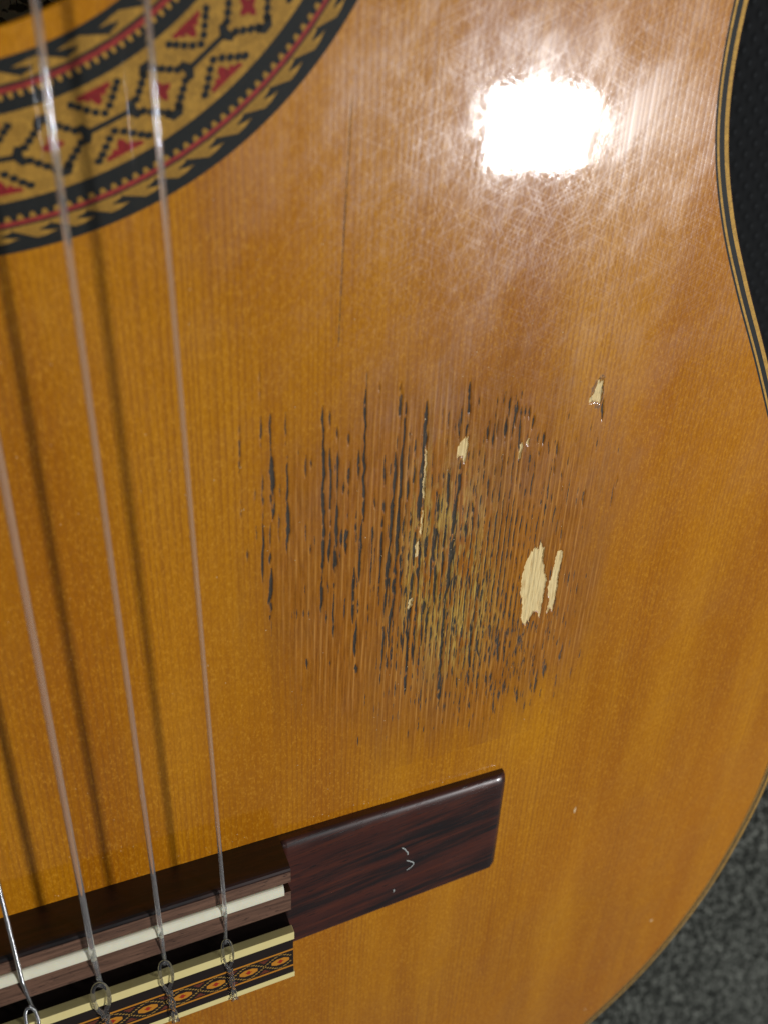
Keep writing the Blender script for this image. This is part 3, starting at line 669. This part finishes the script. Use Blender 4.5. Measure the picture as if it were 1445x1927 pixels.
bridge['label'] = 'dark rosewood bridge with bone saddle and inlaid tie block'
# brown sanded strips either side of the saddle
for y0, y1 in ((1.36, 4.1), (-6.55, -1.26)):
    V, F = box(-TB + 0.05, TB - 0.05, y0, y1, ZB - 0.3, ZB + 0.03); part('brown_strip', V, F, 'brown', bridge)
# saddle with rounded crown
sp = [(1.30, 5.0), (-1.20, 5.0), (-1.20, 8.75), (-1.12, 9.02), (-0.85, 9.2), (-0.3, 9.26), (0.4, 9.18), (0.95, 8.98), (1.22, 8.75), (1.30, 8.5)][::-1]
V, F = extrude_profile(sp, -40.6, 40.4)
saddle = part('saddle', V, F, 'bone', bridge)
# tie block
TT = 9.3
V, F = box(-TB, TB, BB + 0.12, -12.4, 3.2, TT - 0.95, 0.0); part('tie_block', V, F, 'inlay_black', bridge)
def slab(nm, y0, y1, z1, mt, bev=0.0, z0=TT - 0.94, x=TB):
    V, F = box(-x, x, y0, y1, z0, z1, bev); return part(nm, V, F, mt, bridge, False)
slab('ivory_strip', -14.35, -12.2, TT, 'ivory', 0.10, TT - 1.75, TB + 0.25)
slab('dark_strip', -17.05, -14.352, TT - 0.03, 'inlay_black')
slab('orange_line', -17.5, -17.052, TT - 0.02, 'orange')
slab('inlay_bed', -22.0, -17.502, TT - 0.04, 'inlay_black')
slab('orange_line', -22.45, -22.002, TT - 0.02, 'orange')
slab('dark_strip', -24.45, -22.452, TT - 0.03, 'inlay_black')
slab('ivory_strip', BB - 0.05, -24.452, TT, 'ivory', 0.10, TT - 1.75, TB + 0.25)
YI = -19.75; ZI0, ZI1 = TT - 0.035, TT - 0.02
def iprism(poly, name, mat, stuff=False):
    v, f = prism(ccw(poly), ZI0, ZI1); return v, f
small = {'inlay_gold': [], 'inlay_maroon': []}
dia = [(math.cos(a) * 1.95 * (1.0 if k % 2 else 0.93), math.sin(a) * 0.98 * (1.0 if k % 2 else 0.9)) for k, a in enumerate(np.linspace(0, 2 * math.pi, 16, endpoint=False))]
v, f = prism(ccw(dia), 0, 0.015); me_d = mesh('inlay_diamond', v, f); me_d.materials.append(M['orange'])
red_ = [(0.75, 0), (0.35, 0.22), (0.2, 0.5), (-0.2, 0.5), (-0.35, 0.22), (-0.75, 0), (-0.35, -0.22), (-0.2, -0.5), (0.2, -0.5), (0.35, -0.22)]
v, f = prism(ccw(red_), 0, 0.012); me_r = mesh('inlay_heart', v, f); me_r.materials.append(M['inlay_red'])
for k in range(-12, 1):
    xu = 39.3 + 6.47 * k
    if xu < -41: continue
    o = link('inlay_diamond', me_d, None, bridge); o.location = (xu * MM, YI * MM, ZI0 * MM)
    o = link('inlay_heart', me_r, None, bridge); o.location = (xu * MM, YI * MM, (ZI0 + 0.016) * MM)
    for st in (-1, 1):
        for sr in (-1, 1):
            for q in range(5):              # dotted gold lattice crossing midway between two diamonds
                t = q / 4; px = xu + st * (1.05 + 2.05 * t); py = YI + sr * (1.62 - 1.40 * t)
                if abs(px) < TB - 0.3: small['inlay_gold'].append(prism([(px - .22, py - .13), (px + .22, py - .13), (px + .22, py + .13), (px - .22, py + .13)], ZI0, ZI1))
                px = xu + st * (0.2 + 1.0 * t); py = YI + sr * (1.98 - 0.5 * t)
                if abs(px) < TB - 0.3 and q in (0, 2): small['inlay_gold'].append(prism([(px - .18, py - .10), (px + .18, py - .10), (px + .18, py + .10), (px - .18, py + .10)], ZI0, ZI1))
            px = xu + st * 3.235
            for dx, dy, w_ in ((0, 1.75, 1.0), (0, 1.45, 0.6), (0, 1.15, 0.3)):
                if st > 0 and abs(px) < TB - 0.8: small['inlay_maroon'].append(prism([(px - w_, YI + sr * dy - .12), (px + w_, YI + sr * dy - .12), (px + w_, YI + sr * dy + .12), (px - w_, YI + sr * dy + .12)], ZI0, ZI1))
for mt, lst in small.items():
    V, F = joinp(lst); o = part('inlay_mosaic', V, F, mt, bridge); o['kind'] = 'stuff'
# wings: low, rounded over, thinning to the ends
def wing(sgn):
    bm = bmesh.new(); nx, ny = 40, 22; rows = []
    for i in range(nx + 1):
        u = i / nx; x = TB + (92.4 - TB) * u
        row = []
        yf, yb = BF, BB + 0.6 + 1.9 * u
        for j in range(ny + 1):
            t = j / ny; t2 = 0.5 - 0.5 * math.cos(math.pi * t)
            y = yf + (yb - yf) * t2
            d_f = (yf - y); d_b = (y - yb); d_r = 92.4 - x
            hgt = 2.75 - 0.25 * u
            def rnd(d, r, drop):
                if d >= r: return 0.0
                k_ = 1 - d / r; return drop * (1 - math.sqrt(max(0, 1 - k_ * k_)))
            z = hgt - rnd(d_f, 2.6, 1.25) - rnd(d_b, 1.1, 0.45) - rnd(d_r, 1.3, 0.6)
            # corner radius at the back outer corner
            row.append((x, y, max(z, 0.9)))
        rows.append(row)
    R_ = 1.2
    V = []
    for row in rows:
        for x, y, z in row:
            cx_, cy_ = 92.4 - R_, (BB + 2.5) + R_
            if x > cx_ and y < cy_:
                dx, dy = x - cx_, y - cy_; m_ = max(abs(dx), abs(dy)); L_ = math.hypot(dx, dy)
                if L_ > 1e-6: x, y = cx_ + dx * m_ / L_, cy_ + dy * m_ / L_
            V.append((sgn * x, y, z))
    F = []
    w_ = ny + 1
    for i in range(nx):
        for j in range(ny):
            F.append([i * w_ + j, (i + 1) * w_ + j, (i + 1) * w_ + j + 1, i * w_ + j + 1])
    per = [i * w_ for i in range(nx + 1)] + [nx * w_ + j for j in range(1, ny + 1)] + [i * w_ + ny for i in range(nx - 1, -1, -1)] + [j for j in range(ny - 1, 0, -1)]
    o0 = len(V); V += [(V[i][0], V[i][1], 0.0) for i in per]
    n = len(per)
    for i in range(n): F.append([per[i], o0 + i, o0 + (i + 1) % n, per[(i + 1) % n]])
    if sgn > 0: F = [f[::-1] for f in F]
    bm.free()
    me = mesh('wing', V, F); me.materials.append(M['rosewood'])
    ob = link('wing', me, None, bridge)
    b2 = bmesh.new(); b2.from_mesh(me); bmesh.ops.recalc_face_normals(b2, faces=b2.faces)
    for f in b2.faces: f.smooth = len(f.verts) == 4 and abs(f.normal.z) > 0.3
    b2.to_mesh(me); b2.free(); return ob
wing(1)['label'] = 'glossy rosewood bridge wing with small pale scratches'
wing(-1)
# small pale scratches on the wing
for pts in ([(68.0, -6.6, 2.74), (68.7, -7.3, 2.74), (69.0, -7.9, 2.74), (69.45, -8.6, 2.74), (69.5, -9.3, 2.74)], [(69.3, -11.0, 2.72), (70.5, -11.9, 2.72), (71.1, -12.7, 2.72), (70.6, -13.5, 2.72), (69.5, -14.1, 2.72)],
            [(66.6, -19.0, 2.70), (66.9, -19.4, 2.70), (66.7, -19.8, 2.70)]):
    pth = smooth_path(pts, 5); V, F = tube(pth, [0.05 + 0.13 * abs(math.sin(1.7 * i + len(pts))) for i in range(len(pth))], 6)
    V = [(x, y, 2.72 + (z - 2.72) * 0.35 + 0.0) for x, y, z in V]; part('scratch', V, F, 'chalk', bridge, True)

# --- strings
def string(i, rad, mat, label):
    xs = 29 - 11.6 * i; xn = 21.5 - 8.6 * i; z = 9.25 + rad
    slope = (xn - xs) / 650
    hx = xs + 0.15
    path = [(xs + slope * y, y, z + 0.0022 * y) for y in (640, 480, 330, 300, 270, 240, 210, 180, 150, 120, 90, 60, 30, 12, 4, 1.2)]
    path += [(xs, 0.5, z + 0.01), (xs, -0.2, z), (xs + 0.01, -0.9, z - 0.12), (xs + 0.03, -2.0, z - 0.42), (xs + 0.10, -6.0, z - 1.35), (hx, -10.2, 7.25), (hx + 0.02, -12.0, 6.7), (hx + 0.03, -14.0, 6.3)]
    V, F = tube(path, rad, 14); o = part('string', V, F, mat, G, True); o['label'] = label
    # hitch: loop round the string in front of the tie block, then a twist over its top
    r2 = rad * (0.80 if mat == 'nylon' else 0.9); kmat = 'nylon_clear' if mat == 'nylon' else mat
    w = rad * 2.3; zt = TT + r2
    lp = [(xs + 0.30, -16.4, zt + r2), (xs - 0.1 * w, -15.5, zt + 0.35), (xs - 0.7 * w, -14.2, zt + 0.2), (xs - 1.0 * w, -12.6, zt + 0.02), (xs - 1.08 * w, -11.0, zt - 0.35), (xs - 0.95 * w, -9.7, zt - 0.8), (xs - 0.45 * w, -8.9, zt - 1.0),
          (xs + 0.2 * w, -8.8, zt - 0.85), (xs + 0.85 * w, -9.5, zt - 0.55), (xs + 1.1 * w, -10.9, zt - 0.25), (xs + 1.1 * w, -12.4, zt + 0.02), (xs + 0.85 * w, -14.0, zt), (xs + 0.3 * w, -15.4, zt), (xs - 0.05, -16.4, zt)]
    V, F = tube(smooth_path(lp, 7), r2, 10); part('hitch_loop', V, F, kmat, o, True)
    for ph in (0, math.pi):
        tw = []
        for k in range(34):
            t = k / 33; y = -15.9 - 8.9 * t
            a = ph + t * 2 * math.pi * 1.15
            tw.append((xs + 0.15 + 0.5 * t + math.cos(a) * r2 * 1.02, y, zt + r2 * 0.25 + (math.sin(a) + 1) * r2 * 0.75))
        ex = xs + 0.55 + (0.55 if ph else -0.35)
        tw += [(ex, -25.4, zt + 0.25), (ex + 0.1, -26.2, zt - 0.1), (ex + 0.05, -26.7, zt - 1.0), (ex - (0.2 if ph else -0.2), -26.9, zt - 2.2)]
        V, F = tube(smooth_path(tw, 2), r2, 10); part('twisted_end', V, F, kmat, o, True)
    return o
string(0, 0.36, 'nylon', 'clear nylon string nearest the right end of the saddle')
string(1, 0.42, 'nylon', 'clear nylon string second from the right end of the saddle')
string(2, 0.52, 'nylon', 'thick clear nylon string beside the silver wound string')
string(3, 0.38, 'silver', 'silver wound string at the bottom left corner')
string(4, 0.45, 'silver', 'silver wound string fifth from the right')
string(5, 0.55, 'silver', 'thickest silver wound string at the bass side')

# --- fingerboard and neck, beyond the frame
V, F = box(-30.5, 30.5, 241, 652, 0.01, 6.4, 0.3); fb = part('fingerboard', V, F, 'inlay_black', G)
for n in range(1, 20):
    yy = 650 * 2 ** (-n / 12.0)
    if yy > 243:
        V, F = box(-30, 30, yy - 1, yy + 1, 6.3, 7.4, 0.3); part('fret', V, F, 'silver', fb)
V, F = box(-27, 27, 345.5, 652, -18, 0.0, 6, 3); part('neck', V, F, 'rosewood_side', G, True)
V, F = box(-26, 26, 648, 653, 6.3, 9.6, 0.4); part('nut', V, F, 'bone', fb)

# --- specks of dust and tiny dents lying on the lacquer
sv = []
rs = random.Random(21)
spots = [(115.2, -16.5, .32, 1.1), (151.4, -74.5, .55, .4), (134.3, -105.9, .35, .3)]
for k in range(150):
    spots.append((rs.uniform(-12, 105), rs.uniform(8, 128), rs.uniform(.05, .11), rs.uniform(.05, .14)))
for k in range(26): spots.append((rs.uniform(-10, 90), rs.uniform(5.6, 7.5), rs.uniform(.06, .14), rs.uniform(.06, .12)))
dv = []
for x, y, a, b in spots:
    if abs(x) < 66 and (x * x + (y - YC) ** 2) < 66 ** 2: continue
    p = [(x + a * math.cos(t) * rs.uniform(.6, 1.2), y + b * math.sin(t) * rs.uniform(.6, 1.2)) for t in np.linspace(0, 2 * math.pi, 6, endpoint=False)]
    dv.append(prism(p, 0.0, 0.03))
V, F = joinp(dv); o = part('dust_specks', V, F, 'dust', board); o['kind'] = 'stuff'
